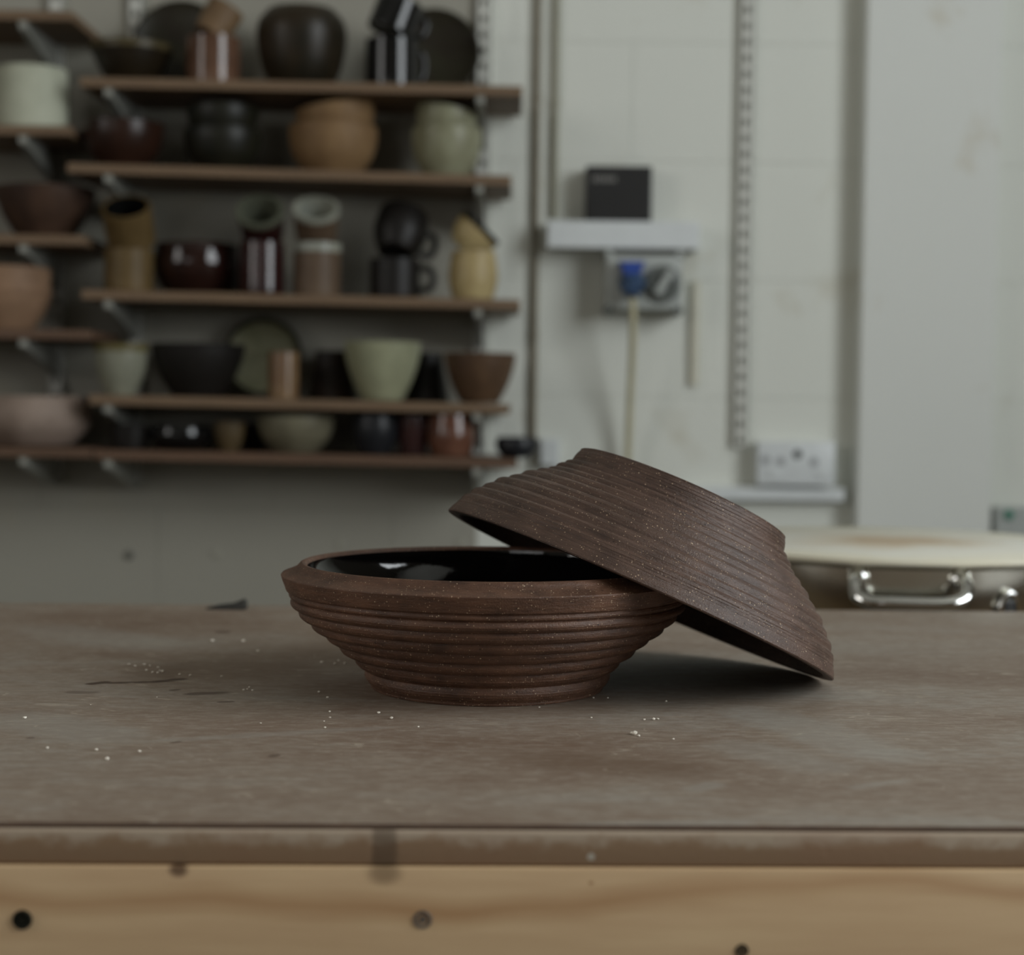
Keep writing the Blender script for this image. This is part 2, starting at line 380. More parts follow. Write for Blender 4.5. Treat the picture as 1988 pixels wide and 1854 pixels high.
# ------------------------------------------------------------------ dark stoneware bowl and its lid
def clay_mat(name, c_lo, c_hi, rough, grit):
    n = NT(name); v = n.vec(); x, y, z = n.sep(v)
    cyl = n.n('ShaderNodeCombineXYZ')                       # throwing lines run round the axis
    ang = n.math('ARCTAN2', y, x)
    n.l(n.math('MULTIPLY', n.math('SINE', ang), 0.02), cyl.inputs[0]); n.l(n.math('MULTIPLY', n.math('COSINE', ang), 0.02), cyl.inputs[1]); n.l(z, cyl.inputs[2])
    lines = n.noise(cyl.outputs[0], 260, 5, 0.7); fine = n.noise(cyl.outputs[0], 900, 3, 0.6)
    blot = n.noise(v, 28, 4, 0.6)
    f = n.math('ADD', n.math('MULTIPLY', lines, 0.55), n.math('MULTIPLY', blot, 0.45))
    c = n.ramp(f, ((0.36, lin(*c_lo)), (0.62, lin(*c_hi))))
    # pale grog specks
    vo = n.n('ShaderNodeTexVoronoi', feature='F1'); n.l(v, vo.inputs['Vector']); vo.inputs['Scale'].default_value = 700
    rnd = n.n('ShaderNodeSeparateColor'); n.l(vo.outputs['Color'], rnd.inputs[0])
    rad = n.math('MULTIPLY', n.math('POWER', rnd.outputs[0], 3.0), 0.36)
    sp = n.math('MULTIPLY', n.math('LESS_THAN', vo.outputs['Distance'], rad), n.math('GREATER_THAN', rnd.outputs[1], 1-grit))
    c = n.mixc(n.math('MULTIPLY', sp, 0.6), c, lin(188, 162, 134))
    vo2 = n.n('ShaderNodeTexVoronoi', feature='F1'); n.l(v, vo2.inputs['Vector']); vo2.inputs['Scale'].default_value = 170
    r2 = n.n('ShaderNodeSeparateColor'); n.l(vo2.outputs['Color'], r2.inputs[0])
    sp2 = n.math('MULTIPLY', n.math('LESS_THAN', vo2.outputs['Distance'], 0.075), n.math('GREATER_THAN', r2.outputs[1], 0.72))
    c = n.mixc(n.math('MULTIPLY', sp2, 0.8), c, lin(206, 186, 158))
    pit = n.math('MULTIPLY', n.math('LESS_THAN', vo2.outputs['Distance'], 0.12), n.math('LESS_THAN', r2.outputs[1], 0.14))
    c = n.mixc(n.math('MULTIPLY', pit, 0.7), c, lin(30, 20, 15))
    n.base(c); n.set(Roughness=rough); n.b.inputs['Specular IOR Level'].default_value = 0.42
    h = n.math('ADD', n.math('MULTIPLY', lines, 0.8), n.math('ADD', n.math('MULTIPLY', fine, 0.35), n.math('MULTIPLY', n.noise(v, 700, 3, 0.7), 0.5)))
    h = n.math('SUBTRACT', h, n.math('MULTIPLY', pit, 0.9))
    n.bump(h, 0.7, 0.0013)
    return n.m
M['clay'] = clay_mat('dark_brown_grogged_stoneware', (64, 43, 32), (104, 73, 55), 0.5, 0.8)
M['clay_lid'] = clay_mat('dark_brown_grogged_stoneware_lid', (62, 46, 38), (92, 71, 60), 0.46, 0.85)
def glaze_black():
    n = NT('black_gloss_glaze'); v = n.vec(); n.base(lin(12, 11, 11)); n.set(Roughness=0.07)
    n.bump(n.noise(v, 55, 4, 0.6), 0.10, 0.002); return n.m
M['glaze_black'] = glaze_black()
def ribbed(outer, grooves, amps, n_per=10):
    """outer: smooth list of (r,z) in mm, grooves: heights between which each rib bulges"""
    P = [Vector(p) for p in smooth_pts(outer, 18)]
    out = []
    for i, p in enumerate(P):
        t = (P[min(i+1, len(P)-1)]-P[max(i-1, 0)]).normalized(); nrm = Vector((t.y, -t.x))
        if nrm.x < 0: nrm = -nrm
        d = 0
        for k in range(len(grooves)-1):
            hi, lo = grooves[k], grooves[k+1]
            if lo <= p.y <= hi:
                s = (p.y-lo)/(hi-lo); d = amps[k]*((math.sin(math.pi*s))**0.75)*(0.55+0.9*s)
        out.append(p+nrm*(d-0.5+0.07*math.sin(p.y*2.9)+0.06*math.sin(p.y*5.3+1)+0.04*math.sin(p.y*8.1+2)))
    return out
mm = lambda L: [(r/1000, z/1000) for r, z in L]
# bowl
b_out = [(146.8, 71.5), (145.0, 70.4), (143.6, 68.0), (142.0, 64), (137.6, 57), (130.7, 50), (121.5, 42.2), (112.5, 35.2), (104, 28), (96.6, 22), (91.6, 16.5), (88.2, 11), (86.6, 5.5), (85.6, 1.6)]
g = [70.2, 65.6, 57.3, 48.6, 40.6, 32.2, 23.2, 13.2, 2.6]
rib = [(p.x, p.y) for p in ribbed(b_out, g, [1.7, 3.0, 2.8, 3.0, 2.6, 3.0, 2.8, 2.6])]
b_lip = [(131.6, 84), (132.0, 88.6), (132.6, 89.9), (134.0, 91.1), (135.6, 91.4), (137.0, 90.8), (138.4, 89.2), (140.2, 87.4), (142.6, 86.0), (146.5, 84.4), (150.2, 83.1), (150.7, 82.4), (149.7, 79.0), (148.0, 74.8), (147.2, 72.2), (146.9, 71.7)]
b_in = [(0, 13), (40, 13.2), (66, 16.5), (86, 28), (103, 45), (117, 61), (127, 75)]
b_in = [(p.x, p.y) for p in smooth_pts(b_in, 4)]
b_foot = [(84.6, 0.4), (83.2, 0.0), (76, 0.0), (74.5, 1.5), (0, 1.8)]
bowl_c = on_bench(946, 1332); 
bowl = tag(empty('casserole_bowl', bowl_c), 'ribbed dark brown stoneware bowl with black glazed inside, standing on the bench', 'bowl')
link('body', lathe_bm(mm(b_in+b_lip+rib+b_foot), 224), M['clay'], bowl, smooth=32)
glz = [(p[0]-0.35 if p[0] > 1 else 0, p[1]+0.35) for p in b_in]+[(131.2, 84), (131.7, 88.6)]
link('glaze', lathe_bm(mm(glz), 160), M['glaze_black'], bowl, smooth=60)
# lid (axis along local z, rim at z = 0)
l_out = [(82.8, 81.6), (83.8, 77), (86.0, 71), (90.0, 66.5), (97.5, 59.5), (105.5, 53.5), (113.5, 47.8), (122.5, 41), (131, 33.5), (138.2, 26), (144.0, 19), (148.6, 12.2), (150.8, 8.6)]
g2 = [81, 70.6, 66.4, 61.6, 57.0, 51.5, 45.2, 39.0, 32.0, 25.0, 17.8, 11.0, 8.6]
rib2 = [(p.x, p.y) for p in ribbed(l_out, g2, [0.9, 2.1, 2.3, 1.7, 2.1, 2.4, 1.6, 2.2, 1.5, 1.8, 1.3, 0.3])]
l_top = [(0, 80.2), (66, 80.4), (69, 82.4), (73.5, 83.0), (80.8, 83.0), (82.4, 82.4)]
l_rim = [(152.2, 5.0), (153.8, 1.0), (153.4, 0.2), (151.4, 0), (146.0, 0), (145.0, 0.6)]
l_in = [(144.2, 6), (138.5, 15), (130, 24), (119, 34.5), (106, 45), (93, 54.5), (82, 62), (70, 68), (45, 70.5), (0, 71)]
LT = math.radians(23.3); LP = math.radians(7.8)
LS = 1.014
lid_rot = (Matrix.Rotation(-LP, 3, 'X') @ Matrix.Rotation(LT, 3, 'Y'))
sink = min((lid_rot @ Vector((0.1538*LS*math.cos(a/180*math.pi), 0.1538*LS*math.sin(a/180*math.pi), 0.001))).z for a in range(360))
LY = 1.2485
lc = at(1238, 1157, LY); lc.z = Z0-sink+0.0008
lid = tag(empty('casserole_lid', lc, lid_rot.to_euler()), 'ribbed dark brown stoneware lid leaning against the bowl, right edge on the bench', 'lid')
link('body', lathe_bm(mm([(r*LS, z*LS) for r, z in l_top+rib2+l_rim+l_in]), 224), M['clay_lid'], lid, smooth=32)
link('glaze', lathe_bm(mm([(max(r*LS-0.35, 0), z*LS-0.35) for r, z in l_in[1:]]), 128), M['glaze_black'], lid, smooth=60)

# ------------------------------------------------------------------ crumbs of dry clay on the bench
M['crumb'] = plain('dry_white_clay', (226, 218, 204), 0.9, 0.08, 400)
crumbs = [(1232, 1427, 2.6), (1240, 1430, 1.8), (1226, 1425, 1.5), (1251, 1398, 1.4), (1269, 1398, 1.6), (1277, 1397, 1.5), (1307, 1436, 1.4), (1148, 1394, 1.1), (1293, 1363, 1.3), (1030, 1371, 1.3),
          (1047, 1374, 1.1), (1143, 1355, 1.5), (1152, 1356, 1.1), (1180, 1356, 1.3), (1160, 1352, 1.2), (735, 1385, 1.8), (760, 1396, 1.6), (640, 1383, 1.2), (641, 1394, 1.3), (631, 1414, 1.2), (629, 1401, 0.9),
          (812, 1312+100, 1.0), (48, 1395, 1.7), (92, 1454, 1.4), (187, 1458, 1.6), (208, 1476, 1.9), (271, 1460, 1.7), (473, 1341, 1.4), (484, 1335, 1.3), (490, 1341, 1.3), (480, 1339, 1.0), (506, 1405, 0.9),
          (250, 1291, 1.6), (262, 1294, 1.4), (280, 1292, 1.9), (291, 1293, 1.4), (284, 1302, 1.7), (307, 1297, 1.7), (310, 1303, 1.4), (315, 1305, 1.8), (296, 1307, 1.5), (306, 1308, 1.6), (349, 1310, 1.5), (369, 1313, 1.5), (430, 1314, 1.3),
          (413, 1246, 3.0), (473, 1246, 2.4), (500, 1265, 2.0), (625, 1287, 1.9), (650, 1290, 1.6), (670, 1289, 1.9), (657, 1283, 1.5), (636, 1355, 1.5), (619, 1345, 1.5), (305, 1354, 0.9), (176, 1369, 0.9)]
cm = []
for k in range(4):
    bm = bmesh.new(); bmesh.ops.create_icosphere(bm, subdivisions=1, radius=1)
    for v in bm.verts: v.co *= random.uniform(0.65, 1.2); v.co.z *= 0.7
    zmin = min(v.co.z for v in bm.verts)
    for v in bm.verts: v.co.z -= zmin
    me = bpy.data.meshes.new('clay_crumb'); bm.to_mesh(me); bm.free(); me.materials.append(M['crumb']); cm.append(me)
for px, py, s in crumbs:
    p = on_bench(px, py)
    if (Vector((p.x, p.y, 0))-Vector((bowl_c.x, bowl_c.y, 0))).length < 0.088: continue
    o = link('clay_crumb', random.choice(cm), None, None, p); s *= 0.00072; o.scale = (s*1.1, s*1.1, s); o.rotation_euler.z = random.uniform(0, 6)
    if py < 1270: w = 'pale blurred clay crumb far back on the bench, left of the bowl'
    elif px < 400 and py < 1320: w = 'tiny white clay crumb in the cluster above the dark crack'
    elif px < 300: w = 'tiny white clay crumb near the left edge of the bench'
    elif px < 560: w = 'tiny white clay crumb between the dark crack and the bowl'
    elif px < 700 and py < 1360: w = 'tiny white clay crumb close beside the left of the bowl foot'
    elif px < 830: w = 'tiny white clay crumb in front of the left half of the bowl'
    elif py < 1380: w = 'tiny white clay crumb at the right front of the bowl foot, in the shadow'
    elif py > 1420 and px < 1250: w = 'larger white clay crumb in the little clump in front of the lid'
    else: w = 'tiny white clay crumb on the bench in front of the lid'
    tag(o, w, 'crumb', 'clay crumbs scattered on the bench')
# dark scrap behind the left of the bench top
p = on_bench(445, 1182)
M['scrap'] = plain('dark_rubber', (38, 36, 32), 0.6, 0.2, 50)
bm = bmesh.new()
L = [(-0.022, 0.000, 0.0006), (-0.010, 0.0, 0.0035), (0.004, 0.0, 0.0052), (0.014, 0, 0.0095), (0.0165, 0, 0.0085), (0.017, 0, 0.004)]
rows = []
for sgn in (-1, -0.7, 0.7, 1):
    up = 1.0 if abs(sgn) < 0.9 else 0.55
    rows.append([bm.verts.new((x, sgn*0.009, z*up)) for x, y, z in L]+[bm.verts.new((L[-1][0], sgn*0.009, 0)), bm.verts.new((L[0][0], sgn*0.009, 0))])
for A, B in zip(rows, rows[1:]):
    for i in range(len(A)): bm.faces.new([A[i], A[(i+1) % len(A)], B[(i+1) % len(A)], B[i]])
bm.faces.new(rows[0][::-1]); bm.faces.new(rows[-1])
tag(link('scraper', bm, M['scrap'], None, (p.x, p.y, Z0+0.0003), smooth=50), 'small dark wedge-shaped scraper on the far left edge of the bench', 'tool')

# ------------------------------------------------------------------ fittings on the back wall
YFACE = YW-0.0005
def slot_rail(px, ptop, pbot, label):
    p = at(px, 500, YW-0.013); zt = at(px, ptop, YW-0.013).z; zb = at(px, pbot, YW-0.013).z
    h = zt-zb; bm = bmesh.new(); w, d, t = 0.0135, 0.0135, 0.002
    bx(bm, -w, -w+t, -d, 0, 0, h); bx(bm, w-t, w, -d, 0, 0, h)
    bx(bm, -w, -0.0046, -d, -d+t, 0, h); bx(bm, 0.0046, w, -d, -d+t, 0, h)
    k = 0; zz = 0.006
    bx(bm, -0.0046, 0.0046, -d, -d+t, 0, 0.006)
    while zz+0.0165 < h:
        z1 = min(zz+0.0300, h); bx(bm, -0.0046, 0.0046, -d, -d+t, zz+0.0150, z1); zz += 0.0300
    o = link('shelf_upright', bm, M['white_metal'], None, (p.x, YFACE, zb))
    return tag(o, label, 'shelf rail', 'slotted shelf rails on the back wall')
R_L = slot_rail(108, -60, 935, 'white slotted rail screwed to the wall behind the far left shelves')
R_M = slot_rail(262, -60, 935, 'white slotted rail on the wall near the left ends of the long shelves')
R_R = slot_rail(934, -60, 945, 'white slotted rail on the wall near the right ends of the long shelves')
R_E = slot_rail(1443, -60, 868, 'empty white slotted rail on the bright wall above the double socket')
M['bracket'] = plain('shaded_white_bracket_enamel', (148, 148, 140), 0.5, 0.06, 20)  # white enamel greyed, shade under the shelves put into the colour
M['pipe'] = plain('painted_pipe', (124, 116, 98), 0.5, 0.12, 30)
M['conduit'] = plain('grey_green_conduit', (150, 148, 130), 0.5, 0.08, 30)
M['strip'] = plain('cream_cable_cover', (208, 205, 188), 0.5, 0.05, 30)
def vpipe(name, px, pt, pb, r, mat, label, cat, clips=()):
    x = at(px, (pt+pb)/2, YW-r).x; zt = at(px, pt, YW-r).z; zb = at(px, pb, YW-r).z
    root = tag(empty(name, (x, YFACE-r, zb)), label, cat)
    link('tube', tube_bm([(0, 0, 0), (0, 0, zt-zb)], r, 16), mat, root, smooth=40)
    for c in clips:
        zc = at(px, c, YW-r).z-zb
        link('clip', lathe_bm([(r+0.0002, -0.006), (r+0.0015, -0.006), (r+0.0015, 0.006), (r+0.0002, 0.006)], 16, closed=True), mat, root, (0, 0, zc), smooth=40)
vpipe('wall_pipe', 1040, -60, 880, 0.0068, M['pipe'], 'long grey-brown pipe running down the wall beside the shelf ends', 'pipe', (190, 650))
vpipe('wall_conduit', 1079, -60, 424, 0.0066, M['conduit'], 'short grey conduit dropping to the white wall ledge', 'conduit', (200,))
# white ledge with a black box
p0 = at(1063, 455, 3.13); p1 = at(1358, 455, 3.13); zt = at(1200, 429, 3.13).z; zb = at(1200, 482, 3.13).z
ledge = tag(empty('wall_ledge', ((p0.x+p1.x)/2, YFACE, zb)), 'thick white ledge on the wall carrying a black box', 'ledge')
lw = (p1.x-p0.x)/2
link('front_panel', box(-lw, lw, -0.070, -0.058, 0, zt-zb, bev=0.002), M['white_plastic'], ledge)
link('top_panel', box(-lw, lw, -0.0579, 0, zt-zb-0.012, zt-zb, bev=0.001), M['white_plastic'], ledge)
for s in (-1, 1): link('end_panel', box(s*lw-(0.008 if s > 0 else 0), s*lw+(0.008 if s < 0 else 0), -0.0579, 0, 0, zt-zb-0.0121), M['white_plastic'], ledge)
M['black_plastic'] = plain('black_plastic', (20, 19, 18), 0.5, 0.12, 30)
M['letter'] = plain('grey_print', (120, 118, 114), 0.6, 0.05, 30)
q0 = at(1137, 420, 3.145); q1 = at(1265, 420, 3.145); qt = at(1200, 322, 3.145).z
bb = tag(empty('black_box', ((q0.x+q1.x)/2, YFACE-0.028, zt+0.0003)), 'matt black box with pale lettering standing on the white wall ledge', 'box')
hw = (q1.x-q0.x)/2; bh = qt-zt
bb_case = link('case', box(-hw, hw, -0.026, 0.026, 0, bh, bev=0.003), M['black_plastic'], bb)
link('lower_panel', box(-hw+0.004, -0.002, -0.0275, -0.0258, 0.006, bh*0.42, bev=0.0005), M['black_plastic'], bb)
link('lower_panel', box(0.002, hw-0.004, -0.0275, -0.0258, 0.006, bh*0.42, bev=0.0005), M['black_plastic'], bb)
bm = bmesh.new(); xx = -hw+0.012
for i in range(6): bx(bm, xx, xx+0.0055, -0.0266, -0.0259, bh-0.030, bh-0.020); xx += 0.0076
link('lettering', bm, M['letter'], bb_case)
# switched socket unit with blue plug
M['grey_plastic'] = plain('grey_switch_box', (168, 172, 168), 0.4, 0.06, 20)
M['dark_grey'] = plain('dark_grey_knob_ring', (96, 100, 96), 0.45, 0.1, 20)
M['blue'] = plain('blue_plug_plastic', (44, 72, 150), 0.35, 0.12, 30)
M['blue_dark'] = plain('dark_blue_plug_body', (52, 74, 104), 0.4, 0.15, 30)
M['cable'] = plain('cream_cable', (186, 180, 150), 0.5, 0.05, 30)
YU = 3.12
def W_(px, py, Y=YU): return at(px, py, Y)
u0 = W_(1176, 600); u1 = W_(1326, 495); uc = (u0+u1)/2
unit = tag(empty('switched_socket', (uc.x, YFACE, uc.z)), 'grey industrial switched socket with blue plug and round knob below the ledge', 'socket')
ux, uz = (u1.x-u0.x)/2, (u1.z-u0.z)/2
link('case', box(-ux, ux, -0.075, 0, -uz, uz, bev=0.006, seg=3), M['grey_plastic'], unit, smooth=40)
for sx in (-1, 1):
    for sz in (-1, 1):
        bm = lathe_bm([(0, 0.004), (0.006, 0.004), (0.008, 0.002), (0.008, -0.072), (0, -0.072)], 16)
        bmesh.ops.rotate(bm, cent=(0, 0, 0), matrix=Matrix.Rotation(math.pi/2, 3, 'X'), verts=bm.verts)
        link('corner_screw', bm, M['grey_plastic'] if sz > 0 else M['dark_grey'], unit, (sx*(ux-0.005), -0.073, sz*(uz+0.001)), smooth=40)
def loc(px, py): q = W_(px, py); return q.x-uc.x, q.z-uc.z
kx, kz = loc(1288, 550)
bm = lathe_bm([(0, 0.003), (0.018, 0.003), (0.019, 0.012), (0.030, 0.012), (0.034, 0.009), (0.034, 0), (0, 0)], 32)
bmesh.ops.rotate(bm, cent=(0, 0, 0), matrix=Matrix.Rotation(math.pi/2, 3, 'X'), verts=bm.verts)
knob_ring = link('knob_ring', bm, M['dark_grey'], unit, (kx, -0.075, kz), smooth=40)
bm = box(-0.0075, 0.0075, -0.022, -0.002, -0.026, 0.026, bev=0.004, seg=2)
k = link('knob_handle', bm, M['grey_plastic'], knob_ring); k.rotation_euler.y = math.radians(32)
bxx, bz = loc(1225, 522)
bm = bmesh.new(); rows = []
for y, s in ((-0.112, 0.8), (-0.104, 1.0), (-0.074, 1.0)):
    rows.append([bm.verts.new((x*s, y, z*s)) for x, z in ((-0.025, 0.012), (0.025, 0.012), (0.014, -0.016), (-0.014, -0.016))])
for A, B in zip(rows, rows[1:]):
    for i in range(4): bm.faces.new([A[i], A[(i+1) % 4], B[(i+1) % 4], B[i]])
bm.faces.new(rows[0]); bm.faces.new(rows[-1][::-1])
flap_bm = bm
px_, pz_ = loc(1226, 560)
bm = tube_bm([(0, -0.074, 0.012), (0, -0.098, 0.008), (0, -0.112, -0.004), (0, -0.116, -0.020)], [0.024, 0.025, 0.0215, 0.012], 20)
plug_o = link('plug', bm, M['blue_dark'], unit, (px_, 0, pz_), smooth=50)
link('plug_flap', flap_bm, M['blue'], plug_o, (bxx-px_, 0, bz-pz_))
a = W_(1228, 572, 3.085); b1 = W_(1229, 650, 3.10); b2 = W_(1222, 800, 3.15); b3 = W_(1217, 940, 3.175); b4 = W_(1216, 1100, 3.185)
pts = smooth_pts([a, b1, b2, b3, b4], 8)
tag(link('mains_cable', tube_bm(pts, 0.0065, 12), M['cable'], None, smooth=60), 'cream cable hanging down from the blue plug', 'cable')
# narrow cable cover right of the unit
s0 = at(1343, 545, YW-0.008); s1 = at(1356, 748, YW-0.008)
tag(link('cable_cover', box(-0.0075, 0.0075, -0.012, 0, 0, s0.z-s1.z, bev=0.002), M['strip'], None, ((s0.x+s1.x)/2, YFACE, s1.z)), 'narrow cream cable cover on the wall right of the knob', 'cable cover')
# double socket and trunking beside the column
d0 = at(1469, 942, 3.155); d1 = at(1622, 858, 3.155)
dc = (d0+d1)/2; dx, dz = (d1.x-d0.x)/2, (d1.z-d0.z)/2
sock = tag(empty('double_socket', (dc.x, YFACE, dc.z)), 'white double wall socket with round holes beside the column', 'socket')
link('back_box', box(-dx+0.002, dx-0.002, -0.036, 0, -dz+0.002, dz-0.002, bev=0.002), M['white_plastic'], sock)
face_plate = link('face_plate', box(-dx, dx, -0.045, -0.036, -dz, dz, bev=0.003, seg=3), M['white_plastic'], sock, smooth=40)
M['hole'] = plain('socket_hole', (70, 72, 72), 0.6, 0.05, 30); M['hole_pale'] = plain('socket_hole_pale', (156, 158, 160), 0.6, 0.05, 30)
for hx, hy, r, m in ((1548, 882, 0.0085, 'hole'), (1515, 896, 0.0080, 'hole_pale'), (1580, 897, 0.0080, 'hole_pale'), (1486, 893, 0.0080, 'hole_pale')):
    q = at(hx, hy, 3.155)
    bm = lathe_bm([(0, 0.0006), (r*0.7, 0.0006), (r*0.8, 0.0014), (r, 0.0008), (r, -0.003), (0, -0.003)], 20)
    bmesh.ops.rotate(bm, cent=(0, 0, 0), matrix=Matrix.Rotation(math.pi/2, 3, 'X'), verts=bm.verts)
    link('pin_hole', bm, M[m], face_plate, (q.x-dc.x, -0.045, q.z-dc.z), smooth=40)
for hx in (1506, 1598):
    q = at(hx, 920, 3.155); link('rocker_switch', box(-0.012, 0.012, -0.0475, -0.0445, -0.0085, 0.0085, bev=0.001), M['white_plastic'], face_plate, (q.x-dc.x, 0, q.z-dc.z))
t0 = at(1330, 970, 3.17); t1 = at(1640, 948, 3.17)
tag(link('skirting_trunking', box(0, t1.x-t0.x, -0.03, 0, 0, t1.z-t0.z, bev=0.002), M['white_plastic'], None, (t0.x, YFACE, t0.z)), 'white horizontal cable trunking on the wall under the double socket', 'trunking')
v0 = at(1048, 905, 3.17); v1 = at(1086, 852, 3.17)
wbx = tag(empty('junction_box', ((v0.x+v1.x)/2, YFACE, v0.z)), 'small plain grey-white junction box on the wall at the foot of the pipe', 'junction box')
hx = (v1.x-v0.x)/2; hz = v1.z-v0.z
link('case', box(-hx, hx, -0.028, 0, 0, hz, bev=0.002), M['white_plastic'], wbx); link('cover', box(-hx+0.002, hx-0.002, -0.032, -0.028, 0.002, hz-0.002, bev=0.001), M['white_plastic'], wbx)
c0 = at(1930, 1060, 3.16); c1 = at(2020, 985, 3.16)
cb = tag(empty('control_box', ((c0.x+c1.x)/2, YFACE, c0.z)), 'grey control box with a green button right of the column', 'control box')
hx = (c1.x-c0.x)/2; hz = c1.z-c0.z
link('case', box(-hx, hx, -0.045, 0, 0, hz, bev=0.004), M['grey_plastic'], cb)
M['green'] = plain('green_button', (40, 120, 96), 0.4, 0.1, 30)
q = at(1958, 999, 3.155); bm = lathe_bm([(0, 0.006), (0.007, 0.006), (0.009, 0.004), (0.009, 0), (0, 0)], 20)
bmesh.ops.rotate(bm, cent=(0, 0, 0), matrix=Matrix.Rotation(math.pi/2, 3, 'X'), verts=bm.verts)
link('button', bm, M['green'], cb, (q.x-(c0.x+c1.x)/2, -0.045, q.z-c0.z), smooth=40)
M['plug_dark'] = plain('wall_plug_dark', (98, 98, 90), 0.7, 0.1, 40); M['plug_pale'] = plain('wall_plug_pale', (166, 163, 150), 0.7, 0.1, 40)
for hx, hy, m, lb in ((250, 1078, 'plug_dark', 'dark screw in the bare wall below the lowest shelf'), (421, 1075, 'plug_pale', 'faint painted screw in the bare wall, between the dark screw and the bowl'),
                      (663, 1056, 'plug_pale', 'faint painted screw in the wall just above the bowl rim'), (896, 1055, 'plug_pale', 'faint painted screw in the wall beside the lid\'s left tip')):
    q = at(hx, hy, YW); r = 0.0085
    bm = lathe_bm([(0, 0.003), (r*0.3, 0.0022), (r*0.6, 0.004), (r, 0.002), (r, -0.004), (0, -0.004)], 20)
    bmesh.ops.rotate(bm, cent=(0, 0, 0), matrix=Matrix.Rotation(math.pi/2, 3, 'X'), verts=bm.verts)
    tag(link('wall_screw', bm, M[m], None, (q.x, YW-0.001, q.z), smooth=40), lb, 'screw', 'screws in the wall')

# ------------------------------------------------------------------ shelves
def board_mat(name, a, b):
    n = NT(name); v = n.vec((1, 8, 8)); f = n.noise(v, 6, 5, 0.6)
    n.base(n.ramp(f, ((0.3, lin(*a)), (0.7, lin(*b))))); n.set(Roughness=0.6); n.bump(f, 0.1, 0.002); return n.m
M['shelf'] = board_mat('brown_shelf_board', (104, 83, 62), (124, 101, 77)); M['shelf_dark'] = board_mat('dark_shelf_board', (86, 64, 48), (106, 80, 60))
SD = 0.215; YS = YW-0.0152-SD          # front of the shelves
def bracket(x, z, rail, k):
    bm = bmesh.new(); t = 0.0065; d = SD-0.004
    prof = [(0, 0.0), (0, -0.062), (-0.02, -0.058), (-d+0.006, -0.016), (-d, -0.012), (-d, 0.0)]
    A = [bm.verts.new((-t, y, zz)) for y, zz in prof]; B = [bm.verts.new((t, y, zz)) for y, zz in prof]
    bm.faces.new(A); bm.faces.new(B[::-1])
    for i in range(len(prof)): bm.faces.new([A[i], A[(i+1) % 6], B[(i+1) % 6], B[i]])
    return tag(link('shelf_bracket', bm, M['bracket'], None, (x, YW-0.0145, z)), 'white metal bracket under %s' % k, 'shelf bracket', 'brackets under the shelves')
SH = {}
def shelf(key, pl, pr, mat, label, rails, th=0.017):
    a = at(pl[0], pl[1], YS); b = at(pr[0], pr[1], YS); L = (b-a).length
    ang = math.atan2(b.z-a.z, b.x-a.x)
    bm = box(0, L, 0, SD, -th, 0, bev=0.0012, seg=1)
    o = link('shelf_board', bm, mat, None, a); o.rotation_euler.y = -ang
    tag(o, label, 'shelf', 'wall shelves of pots')
    SH[key] = (a, ang)
    zz = lambda x: a.z+(x-a.x)*math.tan(ang)
    for rl, w in rails: bracket(rl.location.x, zz(rl.location.x)-th/math.cos(ang)-0.0012, rl, w)
for key, pl, pr, mt, lb, nm, right in (
    ('R1', (155, 149), (1015, 167), 'shelf', 'long wooden shelf at the top, carrying the big dark pot and black mugs', 'topmost long shelf', 1),
    ('R2', (130, 316), (993, 341), 'shelf', 'long wooden shelf with tan and grey-green stacked bowls, second from the top', 'long shelf second from the top', 1),
    ('R3', (158, 562), (1010, 582), 'shelf', 'long wooden shelf with stacked cups and cream jar, third from the top', 'long shelf of cups, third from the top', 1),
    ('R4', (172, 766), (990, 785), 'shelf', 'long wooden shelf with pale green bowl and leaning plate', 'long shelf with the pale green bowl', 1),
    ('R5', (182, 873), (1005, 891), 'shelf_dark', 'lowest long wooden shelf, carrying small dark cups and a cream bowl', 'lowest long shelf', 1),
    ('L1', (-330, 12), (141, 21), 'shelf', 'short wooden shelf at the top left corner', 'top left shelf', 0),
    ('L2', (-330, 236), (136, 244), 'shelf', 'short wooden shelf at far left under the white cylinder pot', 'far left shelf of the white cylinder pot', 0),
    ('L3', (-330, 448), (163, 457), 'shelf', 'short wooden shelf at far left under the wide brown bowl', 'far left shelf of the wide brown bowl', 0),
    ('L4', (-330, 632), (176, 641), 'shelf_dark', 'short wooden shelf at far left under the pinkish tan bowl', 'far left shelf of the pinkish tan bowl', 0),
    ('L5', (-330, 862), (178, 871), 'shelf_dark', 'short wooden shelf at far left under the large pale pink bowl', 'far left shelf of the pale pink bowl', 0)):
    rails = ((R_M, nm+', left end'), (R_R, nm+', right end')) if right else ((R_L, nm),)
    shelf(key, pl, pr, M[mt], lb, rails)
def shelf_z(key, x):
    a, ang = SH[key]; return a.z+(x-a.x)*math.tan(ang)

# ------------------------------------------------------------------ pots
KL = 0.62
def gl(name, seen, rough=0.3, seen2=None, scale=14, k=KL, coat=0.0, metal=0.0):
    n = NT(name)
    def al(c):
        q = 0.7 if max(c) < 50 else 1.0          # the darkest clays
        return tuple(min(0.85, q*x/k) for x in lin(*c)[:3])+(1,)
    c1 = al(seen); c2 = al(seen2) if seen2 else tuple(x*0.72 for x in c1[:3])+(1,)
    n.base(n.ramp(n.noise(n.vec(), scale, 4, 0.6, 0.3), ((0.38, c2), (0.62, c1)))); n.set(Roughness=rough)
    n.b.inputs['Specular IOR Level'].default_value = 0.5 if rough < 0.3 else 0.28
    n.b.inputs['Coat Weight'].default_value = coat; n.b.inputs['Coat Roughness'].default_value = 0.08
    n.bump(n.noise(n.vec((1, 1, 3)), 60, 3), 0.06, 0.002)
    return n.m
